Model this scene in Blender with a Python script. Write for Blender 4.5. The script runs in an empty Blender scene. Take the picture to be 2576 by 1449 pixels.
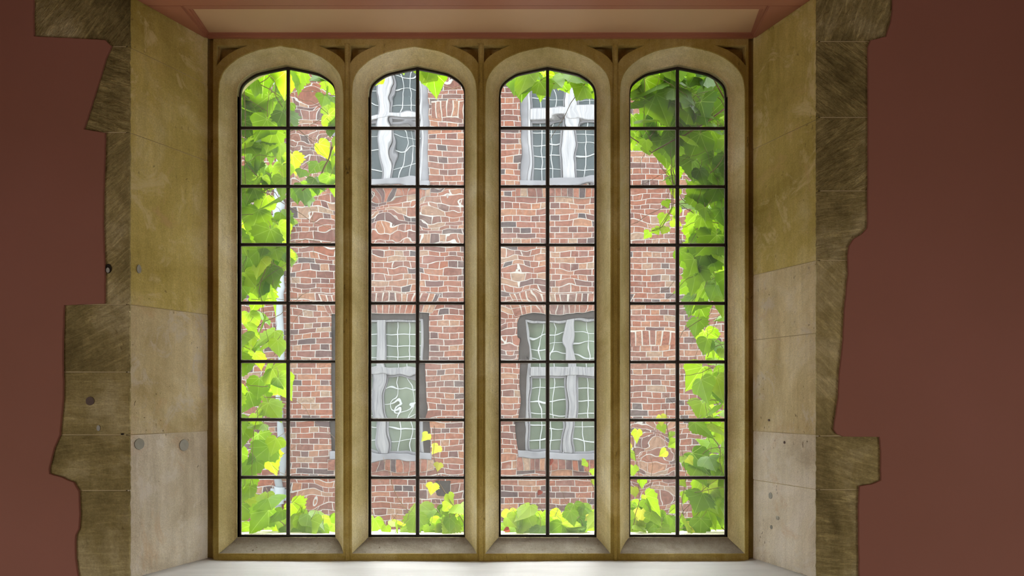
import bpy, bmesh, math, random
from mathutils import Vector, Matrix, noise
sc = bpy.context.scene
C = sc.collection
PI = math.pi
# ------------------------------------------------------------------ camera, world, sun, lights, exposure
F = 1974.0; VX = 1350.0; VY = 1000.0; ZC = 1.5
camd = bpy.data.cameras.new('camera'); cam = bpy.data.objects.new('camera', camd); C.objects.link(cam)
cam.location = (0, 0, ZC); cam.rotation_euler = (PI/2, 0, 0)
camd.sensor_width = 36; camd.lens = 36*F/2576.0
camd.shift_x = -(VX-1288)/2576.0; camd.shift_y = (VY-724.5)/2576.0
camd.clip_start = 0.05
sc.camera = cam
w = bpy.data.worlds.new('overcast_sky'); sc.world = w; w.use_nodes = True
nt = w.node_tree; nt.nodes.clear()
wo = nt.nodes.new('ShaderNodeOutputWorld'); bg = nt.nodes.new('ShaderNodeBackground')
tc = nt.nodes.new('ShaderNodeTexCoord'); sx = nt.nodes.new('ShaderNodeSeparateXYZ')
cr = nt.nodes.new('ShaderNodeValToRGB')
nt.links.new(tc.outputs['Generated'], sx.inputs[0]); nt.links.new(sx.outputs['Z'], cr.inputs[0])
cr.color_ramp.elements[0].position = 0.0; cr.color_ramp.elements[0].color = (.75, .80, .86, 1)
cr.color_ramp.elements[1].position = 0.8; cr.color_ramp.elements[1].color = (.92, .96, 1.0, 1)
nt.links.new(cr.outputs[0], bg.inputs[0]); bg.inputs[1].default_value = 5.6
nt.links.new(bg.outputs[0], wo.inputs[0])
# hazy sun glow from beyond the opposite roof
sd = bpy.data.lights.new('sun', 'SUN'); sd.energy = 26; sd.angle = math.radians(55); sd.color = (1, .97, .92)
so = bpy.data.objects.new('sun', sd); C.objects.link(so)
so.location = (1, 12, 9); so.rotation_euler = (math.radians(-38), math.radians(4), 0)
# added soft fill lamps low on the windowless side walls
for side in (-1, 1):
    ld = bpy.data.lights.new('added_side_fill', 'AREA'); ld.shape = 'RECTANGLE'; ld.size = 2.0; ld.size_y = 1.15
    ld.energy = 40; ld.color = (1.0, .96, .92)
    lo = bpy.data.objects.new('added_side_fill', ld); C.objects.link(lo)
    lo.location = (side*2.96, 0.3, .68); lo.rotation_euler = (math.radians(90), 0, math.radians(side*90))
sc.view_settings.view_transform = 'Standard'; sc.view_settings.look = 'None'
sc.view_settings.gamma = 1; sc.view_settings.use_curve_mapping = False
sc.view_settings.exposure = 0.0
cy = sc.cycles
cy.max_bounces = 16; cy.transmission_bounces = 12; cy.diffuse_bounces = 6; cy.transparent_max_bounces = 12
cy.caustics_refractive = True; cy.caustics_reflective = False; cy.sample_clamp_indirect = 45
cy.use_denoising = True
# ------------------------------------------------------------------ helpers
def X(px, Y): return (px-VX)/F*Y
def Z(py, Y): return ZC+(VY-py)/F*Y
def P(px, py, Y): return Vector((X(px, Y), Y, Z(py, Y)))

def obj(name, me, mat=None, parent=None, smooth=False):
    o = bpy.data.objects.new(name, me); C.objects.link(o)
    if mat is not None:
        me.materials.clear(); me.materials.append(mat)
    if parent is not None: o.parent = parent
    if smooth:
        for p in me.polygons: p.use_smooth = True
    return o
def mesh(name, vs, fs, mat=None, parent=None, smooth=False):
    me = bpy.data.meshes.new(name); me.from_pydata([tuple(v) for v in vs], [], fs); me.update()
    return obj(name, me, mat, parent, smooth)
def bm_obj(name, bm, mat=None, parent=None, smooth=False):
    bmesh.ops.recalc_face_normals(bm, faces=bm.faces)
    me = bpy.data.meshes.new(name); bm.to_mesh(me); bm.free()
    return obj(name, me, mat, parent, smooth)
def tag(o, label=None, cat=None, group=None, kind=None):
    if label: o['label'] = label
    if cat: o['category'] = cat
    if group: o['group'] = group
    if kind: o['kind'] = kind
    return o
def empty(name, loc=(0, 0, 0)):
    o = bpy.data.objects.new(name, None); C.objects.link(o); o.location = loc
    return o
def keep(parent, *kids):
    """children hold world coordinates: undo the parent's offset"""
    for k in kids: k.parent = parent; k.location = Vector(k.location)-parent.location
def settle(parent):
    """everything below a root was made in world coordinates: give it its local place"""
    def rec(p, pw):
        for k in [o for o in C.objects if o.parent is p]:
            if k.type == 'EMPTY':
                kw = Vector(k.location); rec(k, kw); k.location = kw-pw
            else: k.location = -pw
    rec(parent, Vector(parent.location))
def box(bm, x0, x1, y0, y1, z0, z1, bevel=0):
    vs = [bm.verts.new((x, y, z)) for x in (x0, x1) for y in (y0, y1) for z in (z0, z1)]
    fs = []
    for q in ((0, 1, 3, 2), (4, 6, 7, 5), (0, 4, 5, 1), (2, 3, 7, 6), (0, 2, 6, 4), (1, 5, 7, 3)):
        fs.append(bm.faces.new([vs[i] for i in q]))
    if bevel:
        es = list({e for f in fs for e in f.edges})
        bmesh.ops.bevel(bm, geom=es, offset=bevel, segments=2, affect='EDGES', profile=.5)
    return vs
def box_obj(name, b, mat, parent=None, bevel=0):
    bm = bmesh.new(); box(bm, *b, bevel=bevel); return bm_obj(name, bm, mat, parent)
def prism(bm, pts, y0, y1, bevel=0):
    """pts: (x,z) polygon extruded from y0 to y1"""
    a = [bm.verts.new((x, y0, z)) for x, z in pts]; b = [bm.verts.new((x, y1, z)) for x, z in pts]
    n = len(pts); f0 = bm.faces.new(a); bm.faces.new(list(reversed(b)))
    for i in range(n): bm.faces.new((a[i], b[i], b[(i+1) % n], a[(i+1) % n]))
    if bevel: bmesh.ops.bevel(bm, geom=list(f0.edges), offset=bevel, segments=2, affect='EDGES')
def zprism(bm, pts, z0, z1, bevel=0):
    a = [bm.verts.new((x, y, z0)) for x, y in pts]; b = [bm.verts.new((x, y, z1)) for x, y in pts]
    n = len(pts); f = [bm.faces.new(a), bm.faces.new(list(reversed(b)))]
    for i in range(n): f.append(bm.faces.new((a[i], b[i], b[(i+1) % n], a[(i+1) % n])))
    if bevel: bmesh.ops.bevel(bm, geom=list({e for q in f for e in q.edges}), offset=bevel, segments=2, affect='EDGES')
def plate(name, outer, holes, y0, y1, mat, parent=None, bevel=0.0):
    """flat plate in the XZ plane between y0 and y1 with holes, slightly rounded edges"""
    cu = bpy.data.curves.new(name, 'CURVE'); cu.dimensions = '2D'; cu.fill_mode = 'BOTH'
    cu.extrude = max((y1-y0)/2-bevel, 1e-4); cu.bevel_depth = bevel; cu.bevel_resolution = 1
    if bevel: cu.offset = -bevel
    for loop in [outer]+holes:
        s = cu.splines.new('POLY'); s.points.add(len(loop)-1); s.use_cyclic_u = True
        for i, (x, z) in enumerate(loop): s.points[i].co = (x, z, 0, 1)
    t = bpy.data.objects.new('tmp', cu); C.objects.link(t)
    dg = bpy.context.evaluated_depsgraph_get(); dg.update()
    me = bpy.data.meshes.new_from_object(t.evaluated_get(dg))
    bpy.data.objects.remove(t); bpy.data.curves.remove(cu)
    ym = (y0+y1)/2
    for v in me.vertices:
        x, z, q = v.co; v.co = (x, ym-q, z)
    me.update()
    bm = bmesh.new(); bm.from_mesh(me); bmesh.ops.recalc_face_normals(bm, faces=bm.faces); bm.to_mesh(me); bm.free()
    me.name = name
    return obj(name, me, mat, parent)
def tube(bm, pts, r, n=6, r1=None):
    pts = [Vector(p) for p in pts]; rings = []
    for i, p in enumerate(pts):
        d = (pts[min(i+1, len(pts)-1)]-pts[max(i-1, 0)]).normalized()
        u = d.cross(Vector((0, 1, 0.013)));  u = u.normalized() if u.length > 1e-4 else Vector((1, 0, 0))
        v = d.cross(u)
        rr = r+(0 if r1 is None else (r1-r)*i/(len(pts)-1))
        rings.append([bm.verts.new(p+(u*math.cos(2*PI*k/n)+v*math.sin(2*PI*k/n))*rr) for k in range(n)])
    for a, b in zip(rings, rings[1:]):
        for k in range(n): bm.faces.new((a[k], a[(k+1) % n], b[(k+1) % n], b[k]))
    bm.faces.new(rings[0][::-1]); bm.faces.new(rings[-1])

# ------------------------------------------------------------------ materials
class M:
    def __init__(s, name):
        s.m = bpy.data.materials.new(name); s.m.use_nodes = True
        s.t = s.m.node_tree; s.t.nodes.clear(); s.out = s.n('ShaderNodeOutputMaterial')
        s.tc = s.n('ShaderNodeTexCoord')
    def n(s, k, **kw):
        x = s.t.nodes.new(k)
        for a, b in kw.items(): setattr(x, a, b)
        return x
    def l(s, a, b): s.t.links.new(a, b)
    def ramp(s, fac, stops):
        r = s.n('ShaderNodeValToRGB'); e = r.color_ramp.elements
        while len(e) < len(stops): e.new(.5)
        for i, (p, c) in enumerate(stops):
            e[i].position = p; e[i].color = (c[0], c[1], c[2], 1) if not isinstance(c, (int, float)) else (c, c, c, 1)
        s.l(fac, r.inputs[0]); return r.outputs[0]
    def noise(s, scale, vec=None, detail=4, rough=.55, dist=0):
        x = s.n('ShaderNodeTexNoise'); x.inputs['Scale'].default_value = scale
        x.inputs['Detail'].default_value = detail; x.inputs['Roughness'].default_value = rough
        x.inputs['Distortion'].default_value = dist
        s.l(vec or s.tc.outputs['Object'], x.inputs['Vector']); return x.outputs['Fac']
    def mapping(s, scale=(1, 1, 1), rot=(0, 0, 0), vec=None, typ='POINT'):
        x = s.n('ShaderNodeMapping'); x.vector_type = typ
        x.inputs['Scale'].default_value = scale; x.inputs['Rotation'].default_value = rot
        s.l(vec or s.tc.outputs['Object'], x.inputs['Vector']); return x.outputs[0]
    def mix(s, fac, a, b, mode='MIX'):
        x = s.n('ShaderNodeMix', data_type='RGBA', blend_type=mode)
        for v, i in ((fac, 0), (a, 6), (b, 7)):
            if hasattr(v, 'is_linked'): s.l(v, x.inputs[i])
            else: x.inputs[i].default_value = v if i == 0 else (v[0], v[1], v[2], 1)
        return x.outputs[2]
    def math(s, op, a, b=0.0, c=None):
        x = s.n('ShaderNodeMath', operation=op)
        for i, v in enumerate((a, b) if c is None else (a, b, c)):
            if hasattr(v, 'is_linked'): s.l(v, x.inputs[i])
            else: x.inputs[i].default_value = v
        return x.outputs[0]
    def bump(s, h, strength, dist, prev=None):
        x = s.n('ShaderNodeBump'); x.inputs['Strength'].default_value = strength; x.inputs['Distance'].default_value = dist
        s.l(h, x.inputs['Height'])
        if prev is not None: s.l(prev, x.inputs['Normal'])
        return x.outputs[0]
    def pbr(s, col, rough=.8, nrm=None, spec=.3, metal=0):
        b = s.n('ShaderNodeBsdfPrincipled')
        if hasattr(col, 'is_linked'): s.l(col, b.inputs['Base Color'])
        else: b.inputs['Base Color'].default_value = (*col, 1)
        if hasattr(rough, 'is_linked'): s.l(rough, b.inputs['Roughness'])
        else: b.inputs['Roughness'].default_value = rough
        b.inputs['Specular IOR Level'].default_value = spec; b.inputs['Metallic'].default_value = metal
        if nrm is not None: s.l(nrm, b.inputs['Normal'])
        s.l(b.outputs[0], s.out.inputs[0]); return b

def stone(name, dark, mid, light, tool=None, tool_amt=.0, pits=.5, scale=1.0, soot=0.0, patch=None):
    s = M(name)
    obv = s.tc.outputs['Object']
    n1 = s.noise(2.6*scale, detail=9, rough=.68, dist=.5)
    col = s.ramp(n1, [(.32, dark), (.5, mid), (.66, light)])
    n0 = s.noise(1.3, detail=3)
    col = s.mix(.7, col, s.ramp(n0, [(.3, (.72, .70, .62)), (.7, (1.2, 1.2, 1.22))]), 'MULTIPLY')
    vs = s.noise(1, s.mapping((34, 34, 3.0)), 6, .65, .6)            # fine vertical washes
    col = s.mix(.28, col, s.ramp(vs, [(.3, (.55, .5, .40)), (.7, (1.3, 1.27, 1.2))]), 'MULTIPLY')
    g = s.noise(210*scale, detail=4, rough=.7)
    col = s.mix(.4, col, s.ramp(g, [(.32, .55), (.7, 1.4)]), 'MULTIPLY')
    if patch:
        pn = s.noise(6.5, detail=9, rough=.72, dist=1.0)
        col = s.mix(s.ramp(pn, [(.54, 0), (.62, .6)]), col, patch)
        on = s.noise(4.1, s.mapping((1, 1, 1.0), (.5, .3, .2)), 8, .7, .7)
        col = s.mix(s.ramp(on, [(.58, 0), (.68, .45)]), col, (.60, .40, .20))
    v = s.n('ShaderNodeTexVoronoi'); v.inputs['Scale'].default_value = 42*scale
    wv = s.n('ShaderNodeTexNoise'); wv.inputs['Scale'].default_value = 30
    s.l(obv, wv.inputs['Vector'])
    ad = s.n('ShaderNodeVectorMath', operation='MULTIPLY_ADD'); ad.inputs[1].default_value = (.03, .03, .03)
    s.l(wv.outputs['Color'], ad.inputs[0]); s.l(s.mapping((1, 1, .6)), ad.inputs[2]); s.l(ad.outputs[0], v.inputs['Vector'])
    pm = s.math('MULTIPLY', s.ramp(v.outputs['Distance'], [(.07, 1), (.2, 0)]), s.ramp(s.noise(9, detail=5), [(.52, 0), (.60, 1)]))
    col = s.mix(s.math('MULTIPLY', pm, .6*pits), col, (.15, .10, .045))
    # pale chips and scratches
    ch = s.ramp(s.noise(55*scale, s.mapping((1, 1, .55)), 7, .75, .4), [(.66, 0), (.70, .7)])
    ch = s.math('MULTIPLY', ch, s.ramp(s.noise(5), [(.45, 0), (.6, 1)]))
    col = s.mix(ch, col, tuple(min(.9, c*1.25+.08) for c in light))
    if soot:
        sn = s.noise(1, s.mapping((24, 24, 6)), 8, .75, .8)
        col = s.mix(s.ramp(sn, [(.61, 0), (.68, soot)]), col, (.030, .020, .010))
    nr = s.bump(s.noise(75*scale, detail=8, rough=.75), .45, .004)
    nr = s.bump(s.noise(7, detail=4), .4, .02, nr)
    nr = s.bump(s.math('SUBTRACT', 1.0, pm), .6*pits, .004, nr)
    if tool is not None:
        rv = s.mapping((1, 1, 1), (0, tool, 0))
        m = s.mapping((15, 9, 58), (0, 0, 0), rv)
        tn = s.noise(1, m, 4, .62, .5)
        tr_ = s.ramp(tn, [(.38, 0), (.60, 1)])
        nr = s.bump(tr_, .55*tool_amt, .012, nr)
        tn2 = s.noise(1, s.mapping((9, 5, 75), (0, 0, 0), rv), 5, .7, .7)
        col = s.mix(.75*tool_amt, col, s.ramp(tn2, [(.36, (.72, .70, .60)), (.54, (1, 1, 1)), (.64, (1.6, 1.62, 1.6))]), 'MULTIPLY')
        col = s.mix(.35*tool_amt, col, s.ramp(tr_, [(0, (.6, .58, .5)), (1, (1.25, 1.25, 1.25))]), 'MULTIPLY')
    s.pbr(col, .9, nr, .2); return s.m

def plain(name, col, rough=.7, bump=.1, var=.12, sc_=30, spec=.3, metal=0, dist=.002):
    s = M(name)
    n1 = s.noise(sc_*.15, detail=5)
    c = s.mix(var, col, s.ramp(n1, [(.3, tuple(x*.5 for x in col)), (.7, tuple(min(1, x*1.5) for x in col))]))
    s.pbr(c, rough, s.bump(s.noise(sc_, detail=5), bump, dist), spec, metal); return s.m

MT = {}
Q = dict(dark=(.16, .13, .05), mid=(.35, .30, .135), light=(.55, .50, .30))
def quoin_mat(i, ang, amt):
    k = .92+.16*((i*37) % 10)/10
    return stone('tooled_limestone_%d' % i, tuple(v*k for v in Q['dark']), tuple(v*k for v in Q['mid']), tuple(v*k for v in Q['light']), ang, amt, .8)
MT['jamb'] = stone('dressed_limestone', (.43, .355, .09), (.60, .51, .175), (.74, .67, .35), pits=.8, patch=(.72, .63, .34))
MT['jamb2'] = stone('dressed_limestone_window_lit', (.55, .46, .25), (.72, .64, .41), (.83, .77, .60), pits=1, scale=1.3, patch=(.70, .66, .58))  # lower courses: window light painted in as a paler stone colour
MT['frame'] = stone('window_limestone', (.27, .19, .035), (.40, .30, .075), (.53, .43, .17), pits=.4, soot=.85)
MT['channel'] = stone('recess_limestone_shaded', (.24, .16, .035), (.38, .27, .08), (.48, .37, .15), pits=.4, soot=.95)  # darker tone paints in the recess shade; the black patches are soot
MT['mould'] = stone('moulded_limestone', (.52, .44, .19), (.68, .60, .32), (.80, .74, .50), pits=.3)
MT['joint'] = plain('lime_mortar', (.50, .42, .24), .95, .3)
MT['greystone'] = stone('weathered_grey_limestone', (.24, .21, .17), (.33, .305, .26), (.43, .40, .36), pits=1, scale=1.4)
MT['jamb3'] = stone('dressed_limestone_brightest_lit', (.60, .54, .42), (.80, .755, .64), (.88, .85, .78), pits=1, scale=1.3, patch=(.80, .77, .70))  # lowest courses: strongest window light painted in as near-white stone
MT['ext'] = stone('outer_limestone', (.42, .39, .31), (.55, .52, .43), (.68, .65, .58))
MT['dark'] = plain('hole_black', (.02, .016, .01), .95)  # flat colour for the dark inside of holes

s = M('maroon_plaster'); c = s.ramp(s.noise(1.1, detail=3), [(.3, (.265, .116, .078)), (.7, (.30, .130, .096))])
s.pbr(c, .75, s.bump(s.noise(90, detail=4), .05, .001), .25); MT['plaster'] = s.m
MT['rail'] = plain('pink_brown_paint', (.40, .17, .10), .5, .05, .15, 12, .4)
MT['panel'] = plain('buff_paint', (.60, .40, .235), .55, .05, .10, 8, .4)
s = M('white_sill_paint'); c = s.ramp(s.noise(1, s.mapping((2.5, 14, 1)), 5, .6), [(.3, (.60, .61, .63)), (.7, (.73, .74, .76))])
s.pbr(c, .5, s.bump(s.noise(25, detail=4), .15, .003), .4); MT['sill'] = s.m
MT['lead'] = plain('lead_came', (.028, .022, .016), .5, .3, .3, 120, .4)
MT['putty'] = plain('putty', (.72, .72, .68), .9, .2)
MT['floor'] = plain('floor_boards', (.30, .19, .11), .5)
MT['white'] = plain('room_paint', (.55, .42, .33), .8)
# leaded glass: clear hand-made glass with a light film of dust
s = M('crown_glass'); gl = s.n('ShaderNodeBsdfGlass'); gl.inputs['IOR'].default_value = 1.5; gl.inputs['Roughness'].default_value = 0
gl.inputs['Color'].default_value = (.98, .995, .985, 1)
tr = s.n('ShaderNodeBsdfTranslucent'); tr.inputs[0].default_value = (.85, .87, .93, 1)
mx = s.n('ShaderNodeMixShader')
s.l(s.ramp(s.noise(8, detail=6, rough=.7), [(.3, .006), (.75, .022)]), mx.inputs[0])
s.l(gl.outputs[0], mx.inputs[1]); s.l(tr.outputs[0], mx.inputs[2]); s.l(mx.outputs[0], s.out.inputs[0]); MT['glass'] = s.m

def brick_mat(name, rot90=False, island=False):
    s = M(name)
    v = s.tc.outputs['Object']
    nz = s.n('ShaderNodeTexNoise'); nz.inputs['Scale'].default_value = 9; nz.inputs['Detail'].default_value = 4
    s.l(v, nz.inputs['Vector'])
    off = s.n('ShaderNodeVectorMath', operation='MULTIPLY_ADD')
    s.l(nz.outputs['Color'], off.inputs[0]); off.inputs[1].default_value = (.009, .009, .009); 
    s.l(v, off.inputs[2])
    sep = s.n('ShaderNodeSeparateXYZ'); s.l(off.outputs[0], sep.inputs[0])
    cb = s.n('ShaderNodeCombineXYZ'); s.l(sep.outputs['X'], cb.inputs[0]); s.l(sep.outputs['Z'], cb.inputs[1])
    b = s.n('ShaderNodeTexBrick'); b.offset = .5; b.offset_frequency = 2; b.squash = .5; b.squash_frequency = 2
    b.inputs['Scale'].default_value = 1; b.inputs['Brick Width'].default_value = .235; b.inputs['Row Height'].default_value = .075
    b.inputs['Mortar Size'].default_value = .0052; b.inputs['Mortar Smooth'].default_value = .25; b.inputs['Bias'].default_value = 0
    b.inputs['Color1'].default_value = (0, 0, 0, 1); b.inputs['Color2'].default_value = (1, 1, 1, 1); b.inputs['Mortar'].default_value = (.5, .5, .5, 1)
    s.l(cb.outputs[0], b.inputs['Vector'])
    tone = b.outputs['Color']
    if island:
        g = s.n('ShaderNodeNewGeometry'); tone = g.outputs['Random Per Island']
    col = s.ramp(tone, [(.0, (0.0384, 0.031, 0.0322)), (.12, (0.0744, 0.0384, 0.0341)), (.34, (0.124, 0.0484, 0.0322)), (.55, (0.161, 0.0589, 0.0341)), (.72, (0.124, 0.057, 0.0446)), (.86, (0.192, 0.0868, 0.0484)), (1, (0.174, 0.118, 0.0806))])
    # greyer, duller tone in broad random patches
    big = s.noise(.9, detail=5, rough=.65)
    col = s.mix(s.ramp(big, [(.42, 0), (.68, .45)]), col, (.125, .095, .08))
    col = s.mix(.9, col, s.ramp(s.noise(30, detail=9, rough=.8), [(.33, .45), (.5, .95), (.68, 1.75)]), 'MULTIPLY')
    col = s.mix(s.ramp(s.noise(11, detail=7, rough=.75), [(.56, 0), (.66, .5)]), col, (.19, .15, .125))
    if island:
        h = s.noise(60, detail=3)
    else:
        mort = s.ramp(s.noise(14, detail=6, rough=.7), [(.3, (.19, .175, .155)), (.7, (.32, .305, .28))])
        fac = b.outputs['Fac']
        col = s.mix(fac, col, mort)
        h = s.math('SUBTRACT', s.math('MULTIPLY', s.noise(45, detail=5), .35), fac)
    s.pbr(col, .9, s.bump(h, .6, .008), .2); return s.m
MT['brick'] = brick_mat('red_brick'); MT['brick1'] = brick_mat('gauged_brick', island=True)
MT['mortar'] = plain('facade_mortar', (0.282, 0.262, 0.23), .95, .3)
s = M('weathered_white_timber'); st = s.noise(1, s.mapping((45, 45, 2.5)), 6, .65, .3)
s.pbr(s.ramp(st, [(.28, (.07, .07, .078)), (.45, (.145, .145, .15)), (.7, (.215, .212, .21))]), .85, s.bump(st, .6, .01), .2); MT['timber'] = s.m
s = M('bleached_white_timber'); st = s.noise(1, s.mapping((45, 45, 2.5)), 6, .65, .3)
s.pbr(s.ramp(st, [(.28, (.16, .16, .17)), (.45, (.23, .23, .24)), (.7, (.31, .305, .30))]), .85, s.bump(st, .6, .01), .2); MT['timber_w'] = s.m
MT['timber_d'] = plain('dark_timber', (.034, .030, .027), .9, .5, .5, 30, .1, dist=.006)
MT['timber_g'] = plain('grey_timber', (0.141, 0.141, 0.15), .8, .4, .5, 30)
MT['whitelead'] = plain('white_glazing_lead', (0.32, 0.333, 0.333), .6, .2)
def pane_mat(n, a, b):
    s = M(n); c = s.ramp(s.noise(1, s.mapping((3.5, 1, 1.1)), 4), [(.3, a), (.7, b)])
    s.pbr(c, .08, s.bump(s.noise(5, detail=2), .2, .01), .3); return s.m
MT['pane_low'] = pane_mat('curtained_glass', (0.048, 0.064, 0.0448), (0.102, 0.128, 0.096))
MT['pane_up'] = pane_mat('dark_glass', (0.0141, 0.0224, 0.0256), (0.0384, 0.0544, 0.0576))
MT['pipe'] = plain('grey_pipe_paint', (0.211, 0.237, 0.25), .45, .1, .2, 20, .5)
MT['ground'] = plain('paving', (.42, .40, .36), .9, .3)
s = M('ivy_leaf')
at = s.n('ShaderNodeAttribute'); at.attribute_name = 'tone'
uv = s.n('ShaderNodeUVMap'); uv.uv_map = 'leaf'
sp = s.n('ShaderNodeSeparateXYZ'); s.l(uv.outputs[0], sp.inputs[0])
ang = s.math('ARCTAN2', sp.outputs['X'], s.math('MULTIPLY', sp.outputs['Y'], -1.0))
vein = s.math('ABSOLUTE', s.math('SINE', s.math('MULTIPLY', ang, 4.2)))
rad = s.math('SQRT', s.math('ADD', s.math('MULTIPLY', sp.outputs['X'], sp.outputs['X']), s.math('MULTIPLY', sp.outputs['Y'], sp.outputs['Y'])))
vm = s.ramp(s.math('MULTIPLY', vein, rad), [(.012, 1), (.04, 0)])
tcol = s.ramp(at.outputs['Fac'], [(0, (.075, .17, .002)), (.4, (.185, .34, .003)), (.7, (.27, .43, .006)), (1, (.40, .42, .03))])
tcol = s.mix(.5, tcol, s.ramp(s.noise(40, detail=4), [(.3, .75), (.7, 1.2)]), 'MULTIPLY')
tcol = s.mix(s.math('MULTIPLY', vm, .4), tcol, (.75, .9, .25))
dcol = s.ramp(at.outputs['Fac'], [(0, (.045, .12, .006)), (.45, (.10, .21, .010)), (.85, (.20, .30, .02)), (1, (.32, .20, .05))])
d = s.n('ShaderNodeBsdfDiffuse'); s.l(dcol, d.inputs[0])
t = s.n('ShaderNodeBsdfTranslucent'); s.l(tcol, t.inputs[0])
g = s.n('ShaderNodeBsdfGlossy'); g.inputs['Roughness'].default_value = .35; g.inputs[0].default_value = (.9, .95, 1, 1)
m1 = s.n('ShaderNodeMixShader'); m1.inputs[0].default_value = .62; s.l(d.outputs[0], m1.inputs[1]); s.l(t.outputs[0], m1.inputs[2])
m2 = s.n('ShaderNodeMixShader'); m2.inputs[0].default_value = .010; s.l(m1.outputs[0], m2.inputs[1]); s.l(g.outputs[0], m2.inputs[2])
s.l(m2.outputs[0], s.out.inputs[0]); MT['leaf'] = s.m
MT['stem'] = plain('vine_stem', (.16, .10, .05), .8, .3, .4, 60)
MT['redleaf'] = plain('withered_red', (.45, .06, .03), .8, .3, .3, 60)

# ------------------------------------------------------------------ arch outlines
T_IN = [(0, 0), (.006, .15), (.022, .29), (.065, .43), (.145, .56), (.25, .68), (.37, .78), (.55, .852), (.76, .925), (1, 1)]
T_OUT = [(0, 0), (.006, .15), (.022, .31), (.07, .46), (.16, .60), (.30, .74), (.44, .83), (.60, .905), (.80, .957), (1, 1)]
def smooth_tab(tab, sub=4):
    out = []
    n = len(tab)
    for i in range(n-1):
        p0 = tab[max(i-1, 0)]; p1 = tab[i]; p2 = tab[i+1]; p3 = tab[min(i+2, n-1)]
        for k in range(sub):
            t = k/sub
            out.append(tuple(.5*((2*b)+(-a+c)*t+(2*a-5*b+4*c-d)*t*t+(-a+3*b-3*c+d)*t**3) for a, b, c, d in zip(p0, p1, p2, p3)))
    out.append(tab[-1]); return out
S_IN = smooth_tab(T_IN); S_OUT = smooth_tab(T_OUT)
NJ = 14
def arch_loop(x0, x1, zb, zs, za, tab):
    """closed loop (x,z): bottom left, up the left jamb, arch, down the right jamb, sill"""
    w2 = (x1-x0)/2; h = za-zs; pts = []
    for i in range(NJ): pts.append((x0, zb+(zs-zb)*i/NJ))
    for u, v in tab: pts.append((x0+u*w2, zs+v*h))
    for u, v in reversed(tab[:-1]): pts.append((x1-u*w2, zs+v*h))
    for i in range(1, NJ+1): pts.append((x1, zs+(zb-zs)*i/NJ))
    for i in range(1, 8): pts.append((x1+(x0-x1)*i/8, zb))
    return pts
def arch_height(x, x0, x1, zs, za, tab):
    w2 = (x1-x0)/2; u = min(x-x0, x1-x)/w2
    u = max(0, min(1, u))
    for (u0, v0), (u1, v1) in zip(tab, tab[1:]):
        if u0 <= u <= u1: return zs+(v0+(v1-v0)*(u-u0)/max(1e-6, u1-u0))*(za-zs)
    return za
YF = 3.0; YM = 3.075; YG = 3.104; YE = 3.20
LIGHTS = []
for (ox0, ox1, oa, ix0, ix1, ia) in ((549, 863, 115, 596, 843.5, 162), (885, 1199, 117, 926, 1170, 163), (1221, 1536, 117, 1254.5, 1501, 163), (1560, 1874, 115, 1583, 1831, 162)):
    LIGHTS.append(dict(
        outer=(X(ox0, YF), X(ox1, YF), Z(1393, YF), Z(243, YF), Z(oa, YF)),
        inner=(X(ix0, YM), X(ix1, YM), Z(1352, YM), Z(240, YM), Z(ia, YM))))

# ------------------------------------------------------------------ the room's setting
YW = 2.674                     # front plane of the stones round the opening
wall = tag(empty('wall_back', (0, YW, 0)), 'maroon plastered wall with irregular bare quoin stones around the mullioned window', kind='structure')
ZS = Z(97, YF); ZB = Z(1410, YF)             # soffit and sill heights
XL0, XL1 = X(325, YW), X(522, YF); XR0, XR1 = X(2055, YW), X(1895, YF)
rnd = random.Random(5)
def rough_edge(pts, amp=.0018, step=.02, fixed=None):
    out = []
    for i, (a, b) in enumerate(zip(pts, pts[1:]+pts[:1])):
        a = Vector(a); b = Vector(b); n = max(1, int((b-a).length/step))
        for k in range(n):
            p = a.lerp(b, k/n)
            d = noise.noise_vector(Vector((p.x*23, p.y*23, 1.7)))*amp*1.6+noise.noise_vector(Vector((p.x*90, p.y*90, 5)))*amp
            if fixed and fixed(p): d = Vector((d.x*.35, d.y*.2, 0))
            out.append((p.x+d.x, p.y+d.y))
    return out
def pxy(pts, Y=YW): return [(X(a, Y), Z(b, Y)) for a, b in pts]
left_edge = [(88, -190), (87, 0), (88, 94), (180, 98), (268, 103), (283, 118), (268, 150), (252, 205), (236, 255), (214, 327), (240, 331), (268, 336), (264, 450), (262, 560), (266, 680), (266, 764), (164, 768), (161, 860), (162, 1000), (154, 1093), (140, 1125), (126, 1180), (127, 1191), (160, 1201), (188, 1213), (201, 1235), (204, 1290), (201, 1330), (193, 1345), (192, 1400), (200, 1449), (205, 1560)]
right_edge = [(2242, -190), (2243, 30), (2238, 60), (2226, 94), (2187, 104), (2181, 120), (2182, 300), (2181, 560), (2180, 575), (2165, 590), (2145, 602), (2134, 620), (2131, 645), (2132, 690), (2122, 780), (2119, 860), (2110, 930), (2107, 1000), (2098, 1060), (2096, 1080), (2103, 1092), (2120, 1098), (2210, 1099), (2213, 1135), (2214, 1208), (2190, 1217), (2160, 1222), (2157, 1290), (2159, 1400), (2160, 1560)]
LE = pxy(left_edge); RE = pxy(right_edge)
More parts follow.
